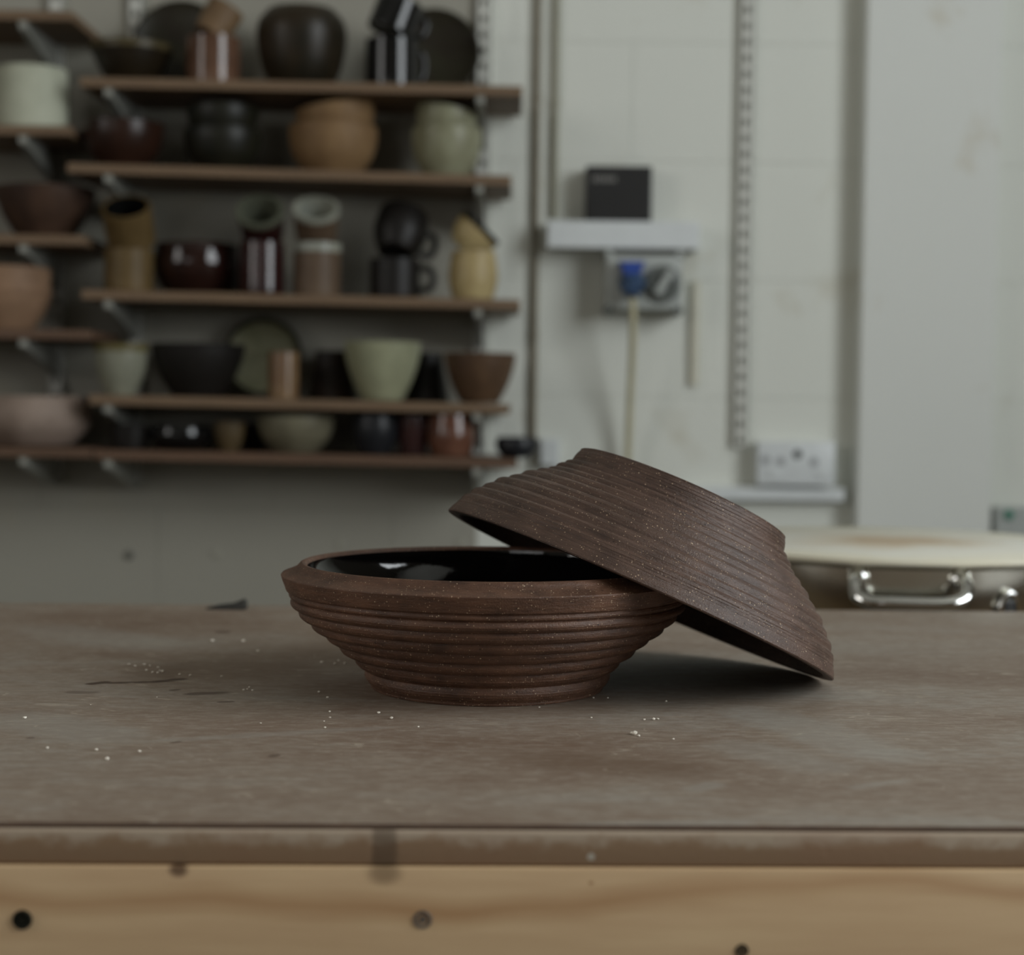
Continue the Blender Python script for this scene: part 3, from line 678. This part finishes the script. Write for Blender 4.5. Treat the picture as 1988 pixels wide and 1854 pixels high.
G = dict(
    olive=gl('olive_brown_glaze', (34, 27, 16), 0.4), olive_rim=gl('olive_rim_glaze', (62, 54, 34), 0.4), plate_dark=gl('dark_olive_plate', (44, 42, 29), 0.45, (38, 32, 24)),
    red=gl('red_brown_gloss', (84, 62, 48), 0.14, (64, 44, 33)), tan=gl('tan_matt', (98, 78, 56), 0.55), tenmoku=gl('dark_olive_tenmoku', (25, 23, 15), 0.38, (44, 35, 23), 9),
    black=gl('black_gloss', (15, 15, 15), 0.1), brown_gloss=gl('dark_red_brown_gloss', (46, 28, 20), 0.3, (34, 20, 14)), green_dark=gl('dark_green_glaze', (30, 29, 20), 0.42, (20, 20, 15)),
    terracotta=gl('tan_terracotta', (104, 82, 56), 0.6, (90, 69, 46)), celadon=gl('grey_green_celadon', (116, 116, 96), 0.35, (98, 96, 76)), white=gl('chalk_white', (150, 152, 136), 0.6, (140, 142, 126)),
    brown=gl('matt_brown', (58, 42, 32), 0.55, (46, 32, 25)), ochre=gl('ochre_stoneware', (84, 68, 42), 0.5, (70, 56, 32)), inside_black=gl('black_inside', (8, 8, 7), 0.5),
    dark_red=gl('very_dark_red_gloss', (38, 20, 16), 0.1, (28, 14, 11)), oxblood=gl('oxblood_gloss', (34, 13, 13), 0.12, (46, 24, 22)), greygreen_in=gl('grey_green_inside', (76, 78, 66), 0.4),
    cocoa=gl('cocoa_stoneware', (80, 66, 52), 0.5, (68, 54, 42)), offwhite=gl('off_white_glaze', (128, 128, 116), 0.3, (112, 114, 106)), black_matt=gl('black_brown_matt', (26, 22, 19), 0.45, (18, 16, 14)),
    cream=gl('cream_glaze', (146, 132, 96), 0.4, (126, 110, 76)), pink=gl('pinkish_tan_clay', (116, 92, 72), 0.6, (102, 80, 62)), palepink=gl('pale_pink_clay', (122, 108, 98), 0.6, (104, 90, 80)),
    palewhite=gl('pale_white_glaze', (114, 114, 100), 0.4), mustard=gl('mustard_rim', (84, 76, 42), 0.5), charcoal=gl('charcoal_clay', (26, 23, 20), 0.55), moss=gl('moss_plate_rim', (40, 38, 26), 0.5),
    sage=gl('sage_plate', (98, 96, 76), 0.45, (80, 80, 60)), biscuit=gl('biscuit_gloss', (104, 84, 60), 0.25, (84, 62, 42)), umber=gl('umber_glaze', (44, 32, 23), 0.5, (26, 20, 16)),
    pistachio=gl('pale_pistachio', (126, 127, 104), 0.3, (112, 113, 92)), brownbowl=gl('warm_brown_matt', (72, 54, 38), 0.55, (58, 42, 29)), slate=gl('slate_blue_black', (34, 35, 38), 0.35, (26, 27, 30)),
    copper=gl('copper_red_gloss', (92, 62, 48), 0.14, (62, 38, 29)), creambowl=gl('cream_grey_bowl', (92, 88, 72), 0.45, (76, 72, 58)), olivetan=gl('olive_tan', (72, 60, 40), 0.5))
def wallprof(outer, t):
    """closed vessel profile: outer wall bottom to rim, then the inside back to the middle"""
    o = [(p.x, p.y) for p in smooth_pts(outer, 6)]
    inn = []
    n = len(o)
    for i in range(n-1, -1, -1):
        a, b = Vector(o[max(i-1, 0)]), Vector(o[min(i+1, n-1)]); d = (b-a)
        if d.length < 1e-9: continue
        d.normalize(); q = Vector(o[i])+Vector((-d.y, d.x))*t
        if q.y < t*1.3: break
        if q.x > 0.004: inn.append((q.x, min(q.y, o[-1][1])))
    rim = ((o[-1][0]+inn[0][0])/2, o[-1][1]+t*0.25)
    return [(0, 0.0012), (o[0][0]*0.8, 0.0012), (o[0][0]*0.86, 0)]+o+[rim], inn+[(0, inn[-1][1]*0.98)]
SHAPES = dict(
    bowl=[(0.52, 0), (0.60, 0.12), (0.80, 0.45), (0.94, 0.78), (1.0, 1.0)],
    conic=[(0.42, 0), (0.47, 0.06), (0.72, 0.45), (0.92, 0.8), (1.0, 1.0)],
    deep=[(0.55, 0), (0.62, 0.08), (0.86, 0.38), (0.97, 0.68), (1.0, 1.0)],
    round=[(0.60, 0), (0.70, 0.06), (0.93, 0.35), (1.0, 0.6), (0.97, 0.85), (0.93, 1.0)],
    pot=[(0.62, 0), (0.68, 0.04), (0.88, 0.28), (1.0, 0.62), (0.97, 0.84), (0.82, 0.96), (0.76, 1.0)],
    cyl=[(0.95, 0), (0.99, 0.03), (1.0, 0.3), (1.0, 0.7), (0.99, 1.0)],
    tumbler=[(0.84, 0), (0.88, 0.04), (0.94, 0.4), (0.98, 0.8), (1.0, 1.0)],
    flare=[(1.0, 0), (0.99, 0.06), (0.84, 0.5), (0.70, 0.9), (0.68, 1.0)],
    jar=[(0.74, 0), (0.84, 0.05), (1.0, 0.35), (1.0, 0.62), (0.92, 0.9), (0.90, 1.0)],
    nest=[(0.56, 0), (0.64, 0.06), (0.88, 0.36), (0.98, 0.66), (1.0, 0.86), (0.985, 1.0)],
    cup=[(0.50, 0), (0.58, 0.07), (0.80, 0.40), (0.94, 0.72), (1.0, 1.0)],
    stepped=[(0.58, 0), (0.66, 0.08), (0.90, 0.38), (1.0, 0.62), (0.97, 0.66), (0.97, 1.0)])
def handle_bm(r, h, out, tr=0.006):
    pts = smooth_pts([(r-0.004, 0, h*0.78), (r+out*0.75, 0, h*0.76), (r+out, 0, h*0.5), (r+out*0.7, 0, h*0.26), (r-0.004, 0, h*0.22)], 5)
    return tube_bm(pts, tr, 10)
def vessel(name, label, cat, hw, h, shape, mat, inner=None, t=0.005, group=None, rim=None, handle=None, seg=48):
    prof = [(a*hw, b*h) for a, b in (SHAPES[shape] if isinstance(shape, str) else shape)]
    outp, inp = wallprof(prof, t)
    root = tag(empty(name), label, cat, group)
    link('body', lathe_bm(outp+inp, seg), G[mat], root, smooth=45)
    if inner: link('inside', lathe_bm([(max(r-0.0004, 0), z+0.0004) for r, z in inp], seg), G[inner], root, smooth=45)
    if rim:
        m, b = rim; top = prof[-1]; rr = top[0]
        link('rim_band', lathe_bm([(rr-t-0.0006, h-b), (rr-t-0.0006, h+0.0022), (rr+0.0012, h+0.0022), (rr+0.0014, h-b)], seg, closed=True), G[m], root, smooth=30)
    if handle is not None:
        hb = link('handle', handle_bm(hw*0.98, h, handle[1]), G[handle[2] if len(handle) > 2 else mat], root, smooth=60); hb.rotation_euler.z = handle[0]
    return root
GRP = {'R1': 'pots on the top long shelf', 'R2': 'bowls on the second long shelf', 'R3': 'cups on the third long shelf', 'R4': 'pots on the fourth long shelf', 'R5': 'small pots on the lowest long shelf',
       'L2': 'pots on the far left shelves', 'L3': 'pots on the far left shelves', 'L4': 'pots on the far left shelves', 'L5': 'pots on the far left shelves'}
def stand(key, name, label, cat, x0, x1, ytop, shape, mat, back=None, **k):
    """a vessel standing on a shelf between two picture columns"""
    Yp = YS+0.012+0.09 if back is None else YS+back
    hw = (x1-x0)/2/F*Yp
    if back is None: Yp = YS+max(hw+0.012, 0.075)
    hw = (x1-x0)/2/F*Yp; c = at((x0+x1)/2, ytop, Yp-hw*0.5); xw = at((x0+x1)/2, ytop, Yp).x
    z = shelf_z(key, xw)+0.0004+hw*0.8*abs(math.tan(SH[key][1])); h = c.z-z
    o = vessel(name, label, cat, hw, h, shape, mat, group=GRP[key], **k); o.location = (xw, Yp, z)
    return o
def tilted(name, label, cat, cx, cy, wpx, hpx, Yp, lean, tip, shape, mat, group, **k):
    """a vessel resting on another one: centre seen at a pixel, lean in the picture plane, tip towards the room (degrees)"""
    hw = wpx/2/F*Yp; h = hpx/F*Yp
    o = vessel(name, label, cat, hw, h, shape, mat, group=group, **k)
    R = Matrix.Rotation(math.radians(lean), 3, 'Y') @ Matrix.Rotation(math.radians(tip), 3, 'X')
    o.location = at(cx, cy, Yp)-R @ Vector((0, 0, h/2)); o.rotation_euler = R.to_euler(); return o
def plate(key, label, cx, cy, rpx, mat, rimmat, Yp, lean=14, tag_='plate'):
    """a plate leaning back against the wall"""
    r = rpx/F*Yp; root = tag(empty('leaning_plate'), label, tag_, GRP[key])
    outp = [(0, -0.016), (r*0.45, -0.016), (r*0.5, -0.013), (r*0.85, -0.004), (r, 0.004), (r-0.001, 0.007), (r-0.005, 0.0075), (r*0.86, 0.001), (r*0.5, -0.008), (0, -0.009)]
    link('dish', lathe_bm(outp, 64), G[mat], root, smooth=40)
    if rimmat: link('rim', lathe_bm([(r*0.87, 0.0017), (r-0.005, 0.0082), (r+0.0006, 0.0075), (r+0.0008, 0.0035), (r*0.88, -0.0035)], 64, closed=True), G[rimmat], root, smooth=40)
    R = Matrix.Rotation(math.radians(90-lean), 3, 'X')
    p = at(cx, cy, Yp); z = shelf_z(key, p.x); p.z = z+r*math.cos(math.radians(lean))+0.004
    root.location = p; root.rotation_euler = R.to_euler(); return root
YP = YS+0.085
# top long shelf
stand('R1', 'shallow_bowl', 'dark olive brown shallow bowl at the left end of the top long shelf', 'bowl', 178, 332, 84, 'bowl', 'olive', rim=('olive_rim', 0.010))
plate('R1', 'large dark olive plate leaning on the wall behind the shallow bowl', 350, 82, 93, 'plate_dark', None, YW-0.055, 12)
stand('R1', 'glazed_mug', 'shiny red brown cup on the top long shelf with a tan cup on it', 'cup', 363, 466, 70, 'cyl', 'red', back=0.06)
tilted('tan_cup', 'tan cup leaning on top of the shiny red brown cup', 'cup', 424, 42, 74, 62, YS+0.06, 28, -10, 'tumbler', 'tan', GRP['R1'])
stand('R1', 'round_pot', 'big dark rounded pot with brown shoulder on the top long shelf', 'pot', 500, 672, 12, 'pot', 'tenmoku', inner='inside_black')
stand('R1', 'black_mug', 'shiny black mug on the top long shelf under a tilted black mug', 'mug', 711, 812, 74, 'cyl', 'black', back=0.06, handle=(0.3, 0.014))
tilted('black_mug', 'black mug tilted on top of the other black mug', 'mug', 768, 34, 92, 64, YS+0.06, 20, -6, 'cyl', 'black', GRP['R1'], handle=(0.2, 0.016))
plate('R1', 'large dark plate leaning on the wall beside the black mugs', 842, 88, 90, 'plate_dark', None, YW-0.05, 10)
# second long shelf
stand('R2', 'brown_bowl', 'glossy dark red brown bowl at the left end of the second long shelf', 'bowl', 160, 318, 235, 'deep', 'brown_gloss', back=0.076)
stand('R2', 'green_bowl', 'dark green bowl under another dark green bowl on the second shelf', 'bowl', 358, 508, 248, 'nest', 'green_dark')
tilted('green_bowl', 'dark green bowl stacked in the other dark green bowl', 'bowl', 433, 244, 138, 68, YS+0.081, 0, 0, 'nest', 'green_dark', GRP['R2'])
stand('R2', 'tan_bowl', 'tan terracotta bowl holding a tilted tan bowl', 'bowl', 562, 732, 240, 'nest', 'terracotta')
tilted('tan_bowl', 'tan bowl tilted inside the tan terracotta bowl', 'bowl', 654, 243, 152, 66, YS+0.09, -8, 0, 'nest', 'terracotta', GRP['R2'])
stand('R2', 'celadon_bowl', 'grey green rounded bowl at the right end of the second long shelf', 'bowl', 800, 936, 246, 'nest', 'celadon', back=0.085)
tilted('celadon_bowl', 'smaller grey green bowl tilted on the grey green rounded bowl', 'bowl', 864, 246, 120, 66, YS+0.085, 10, 0, 'nest', 'celadon', GRP['R2'])
# far left shelves
stand('L2', 'cylinder_pot', 'chalk white cylinder pot on a far left shelf', 'pot', -4, 130, 130, 'cyl', 'white')
stand('L3', 'wide_bowl', 'wide matt brown bowl on a far left shelf', 'bowl', -10, 185, 362, 'bowl', 'brown')
stand('L4', 'rimmed_bowl', 'pinkish tan bowl with thick rim on a far left shelf', 'bowl', -70, 98, 518, 'stepped', 'pink', back=0.066)
stand('L5', 'large_bowl', 'large pale pink bowl at the left edge, on the lowest far left shelf', 'bowl', -40, 176, 770, 'round', 'palepink', back=0.101)
# third long shelf
stand('R3', 'ochre_cup', 'ochre cup at the left end of the cup shelf, lower of two', 'cup', 204, 297, 484, 'cyl', 'ochre', back=0.05)
tilted('ochre_cup', 'ochre cup with black mouth tipped forward on the other ochre cup', 'cup', 250, 436, 94, 78, YS+0.046, 0, 36, 'cyl', 'ochre', GRP['R3'], inner='inside_black')
stand('R3', 'covered_pot', 'very dark red shiny round pot between the ochre and dark red cups', 'pot', 298, 468, 472, 'round', 'dark_red', back=0.12, inner='inside_black')
stand('R3', 'oxblood_cup', 'shiny oxblood cup with a tipped cup on it, right of the round pot', 'cup', 466, 553, 470, 'cyl', 'oxblood', back=0.055)
tilted('oxblood_cup', 'oxblood cup with grey green inside, tipped to show its mouth', 'cup', 508, 434, 90, 64, YS+0.05, 0, 48, 'tumbler', 'oxblood', GRP['R3'], inner='greygreen_in', rim=('greygreen_in', 0.006))
stand('R3', 'cocoa_cup', 'cocoa brown cup with off-white rim, lower of two', 'cup', 570, 661, 474, 'cyl', 'cocoa', back=0.06, rim=('offwhite', 0.013))
tilted('cocoa_cup', 'cocoa brown cup with off-white inside tipped forward on another', 'cup', 614, 434, 88, 66, YS+0.055, 4, 38, 'tumbler', 'cocoa', GRP['R3'], inner='offwhite', rim=('offwhite', 0.006))
stand('R3', 'dark_mug', 'black brown mug with ring handle on the cup shelf, lower of two', 'mug', 718, 815, 502, 'cyl', 'black_matt', back=0.06, handle=(0, 0.026))
tilted('dark_mug', 'black brown mug lying tilted on the other black brown mug', 'mug', 776, 455, 104, 90, YS+0.06, 10, -30, 'round', 'black_matt', GRP['R3'], handle=(0.35, 0.022))
stand('R3', 'cream_jar', 'cream jar at the right end of the cup shelf, lower of two', 'jar', 872, 966, 487, 'jar', 'cream', back=0.06)
tilted('cream_jar', 'cream cup with dark rim leaning on the cream jar', 'cup', 915, 462, 90, 56, YS+0.06, 43, 0, 'nest', 'cream', GRP['R3'], rim=('inside_black', 0.008))
# fourth long shelf
stand('R4', 'pale_pot', 'pale white pot with mustard rim at the left end of its shelf', 'pot', 184, 286, 670, 'deep', 'palewhite', back=0.055, rim=('mustard', 0.010))
stand('R4', 'charcoal_bowl', 'charcoal black flared bowl beside the pale white pot', 'bowl', 293, 476, 668, 'cup', 'charcoal', back=0.095)
plate('R4', 'round sage plate with moss green rim leaning on the wall', 510, 695, 77, 'sage', 'moss', YW-0.042, 8)
stand('R4', 'biscuit_cup', 'small biscuit coloured cup in front of the leaning sage plate', 'cup', 521, 580, 684, 'cyl', 'biscuit', back=0.05)
stand('R4', 'umber_cup', 'dark umber flared cup left of the pale pistachio bowl', 'cup', 598, 692, 682, 'flare', 'umber', back=0.16)
stand('R4', 'pistachio_bowl', 'pale pistachio deep bowl in the middle of its shelf', 'bowl', 668, 818, 664, 'cup', 'pistachio')
stand('R4', 'dark_cup', 'black flared cup between the pistachio bowl and the brown bowl', 'cup', 786, 872, 686, 'flare', 'black_matt', back=0.165)
stand('R4', 'flared_bowl', 'warm brown flared bowl at the right end, beside the pistachio bowl', 'bowl', 862, 1002, 686, 'cup', 'brownbowl', back=0.075)
# lowest long shelf
stand('R5', 'dark_cup', 'low black cup at the left end of the lowest long shelf', 'cup', 214, 290, 826, 'tumbler', 'black_matt', back=0.07)
stand('R5', 'gloss_dish', 'low glossy black dish on the lowest long shelf', 'dish', 292, 414, 826, 'round', 'black')
stand('R5', 'small_cup', 'small olive tan cup on the lowest long shelf', 'cup', 416, 476, 820, 'deep', 'olivetan', back=0.07)
stand('R5', 'dark_beaker', 'small black cup tucked left of the cream grey bowl', 'cup', 470, 512, 822, 'tumbler', 'charcoal', back=0.15)
stand('R5', 'cream_bowl', 'cream grey bowl on the lowest long shelf', 'bowl', 500, 650, 808, 'deep', 'creambowl')
stand('R5', 'slate_pot', 'slate black round pot on the lowest long shelf', 'pot', 684, 774, 802, 'round', 'slate', back=0.065)
stand('R5', 'maroon_cup', 'dark maroon cup beside the copper red cup', 'cup', 775, 829, 806, 'cyl', 'oxblood', back=0.06)
stand('R5', 'copper_cup', 'shiny copper red cup at the right of the lowest long shelf', 'cup', 830, 922, 804, 'jar', 'copper', back=0.05)
stand('R5', 'black_dish', 'small black dish at the right tip of the lowest long shelf', 'dish', 962, 1046, 850, 'round', 'slate', back=0.05)

# ------------------------------------------------------------------ steel drum with round board behind the bench
YD = 2.03; dcn = at(1730, 1051, YD); RD = 388/F*YD
def steel():
    n = NT('polished_steel'); n.base(lin(190, 188, 178)); n.set(Metallic=1.0, Roughness=0.16); 
    n.bump(n.noise(n.vec((1, 1, 0.2)), 25, 3), 0.08, 0.003); return n.m
M['steel_drum'] = steel(); M['chrome'] = NT('chrome').m
cb_ = M['chrome'].node_tree.nodes['Principled BSDF']; cb_.inputs['Base Color'].default_value = (0.78, 0.78, 0.76, 1); cb_.inputs['Metallic'].default_value = 1; cb_.inputs['Roughness'].default_value = 0.08
def batt():
    n = NT('stained_plywood_disc'); v = n.vec(); x, y, z = n.sep(v)
    r = n.math('SQRT', n.math('ADD', n.math('MULTIPLY', x, x), n.math('MULTIPLY', y, y)))
    nz = n.noise(n.vec((1, 1, 1)), 7, 4, 0.6, 0.4)
    q = n.math('ADD', n.math('MULTIPLY', r, 4.0), n.math('MULTIPLY_ADD', nz, 0.9, -0.45))
    c = n.ramp(q, ((0.15, lin(196, 174, 144)), (0.36, lin(218, 209, 190)), (0.6, lin(228, 226, 214)), (0.95, lin(224, 218, 196))))
    n.base(c); n.set(Roughness=0.6); return n.m
M['batt'] = batt()
tag(link('round_board', lathe_bm([(0, 0), (RD-0.003, 0), (RD, -0.002), (RD, -0.006), (RD-0.002, -0.008), (0, -0.008)], 96), M['batt'], None, dcn, smooth=40), 'pale round stained board lying on the steel drum', 'board')
DH = 0.42; RB = RD-0.008; zb_ = dcn.z-0.0082-DH
drum = tag(empty('steel_drum', (dcn.x, dcn.y, zb_)), 'polished steel drum with chrome handle behind the right of the bench', 'drum')
link('body', lathe_bm([(0, 0.002), (RB-0.012, 0), (RB-0.002, 0.008), (RB, 0.02), (RB, DH-0.004), (RB+0.003, DH-0.002), (RB+0.002, DH), (RB-0.003, DH), (RB-0.004, 0.022), (0, 0.012)], 96), M['steel_drum'], drum, smooth=40)
hpx = at(1766, 1140, YD-RB); ha = math.asin(max(-1, min(1, (hpx.x-dcn.x)/RB)))
zh = at(1766, 1118, YD-RB).z-zb_
hd = 98/F*(YD-RB)
def dpt(u, out, dz): a = ha+u/RB; return (math.sin(a)*(RB+out), -math.cos(a)*(RB+out), zh+dz)
hp = smooth_pts([dpt(-hd, -0.002, -0.002), dpt(-hd, 0.020, -0.006), dpt(-hd+0.004, 0.034, -0.020), dpt(-hd+0.016, 0.040, -0.026), dpt(-0.02, 0.042, -0.026), dpt(0.02, 0.042, -0.026), dpt(hd-0.016, 0.040, -0.024), dpt(hd-0.004, 0.034, -0.018), dpt(hd, 0.020, -0.006), dpt(hd, -0.002, -0.002)], 5)
hdl = link('handle', tube_bm(hp, 0.0075, 14), M['chrome'], drum, smooth=60)
for s in (-1, 1):
    bm = lathe_bm([(0, 0.008), (0.008, 0.008), (0.012, 0.004), (0.013, -0.004), (0, -0.004)], 20)
    bmesh.ops.rotate(bm, cent=(0, 0, 0), matrix=Matrix.Rotation(math.pi/2, 3, 'X') , verts=bm.verts)
    o = link('handle_mount', bm, M['chrome'], hdl, dpt(s*hd, 0.0, -0.004), smooth=40); o.rotation_euler.z = ha+s*hd/RB
lp = at(1945, 1160, YD-RB+0.03); la = math.asin(max(-1, min(1, (lp.x-dcn.x)/RB)))
bm = tube_bm(smooth_pts([(-0.011, 0, -0.035), (-0.011, 0, -0.005), (0, 0, 0.008), (0.011, 0, -0.005), (0.011, 0, -0.035)], 5), 0.0035, 10)
o = link('latch_loop', bm, M['chrome'], drum, (math.sin(la)*(RB+0.006), -math.cos(la)*(RB+0.006), lp.z-zb_), smooth=60); o.rotation_euler.z = la
bm = box(-0.008, 0.008, -0.006, 0.004, -0.034, 0.0, bev=0.002); o = link('latch_catch', bm, M['black_plastic'], drum, (math.sin(la)*(RB+0.002), -math.cos(la)*(RB+0.002), lp.z-zb_)); o.rotation_euler.z = la
st = tag(empty('stool', (dcn.x, dcn.y, 0)), 'round wooden stool under the steel drum', 'stool')
link('seat', lathe_bm([(0, zb_-0.001), (0.20, zb_-0.001), (0.205, zb_-0.006), (0.205, zb_-0.028), (0, zb_-0.028)], 48), M['shelf'], st, smooth=40)
for k in range(4):
    a = math.pi/4+k*math.pi/2; c, s = math.cos(a), math.sin(a)
    link('leg', tube_bm([(0.19*c, 0.19*s, 0.0), (0.14*c, 0.14*s, zb_-0.028)], 0.018, 12), M['shelf'], st, smooth=60)
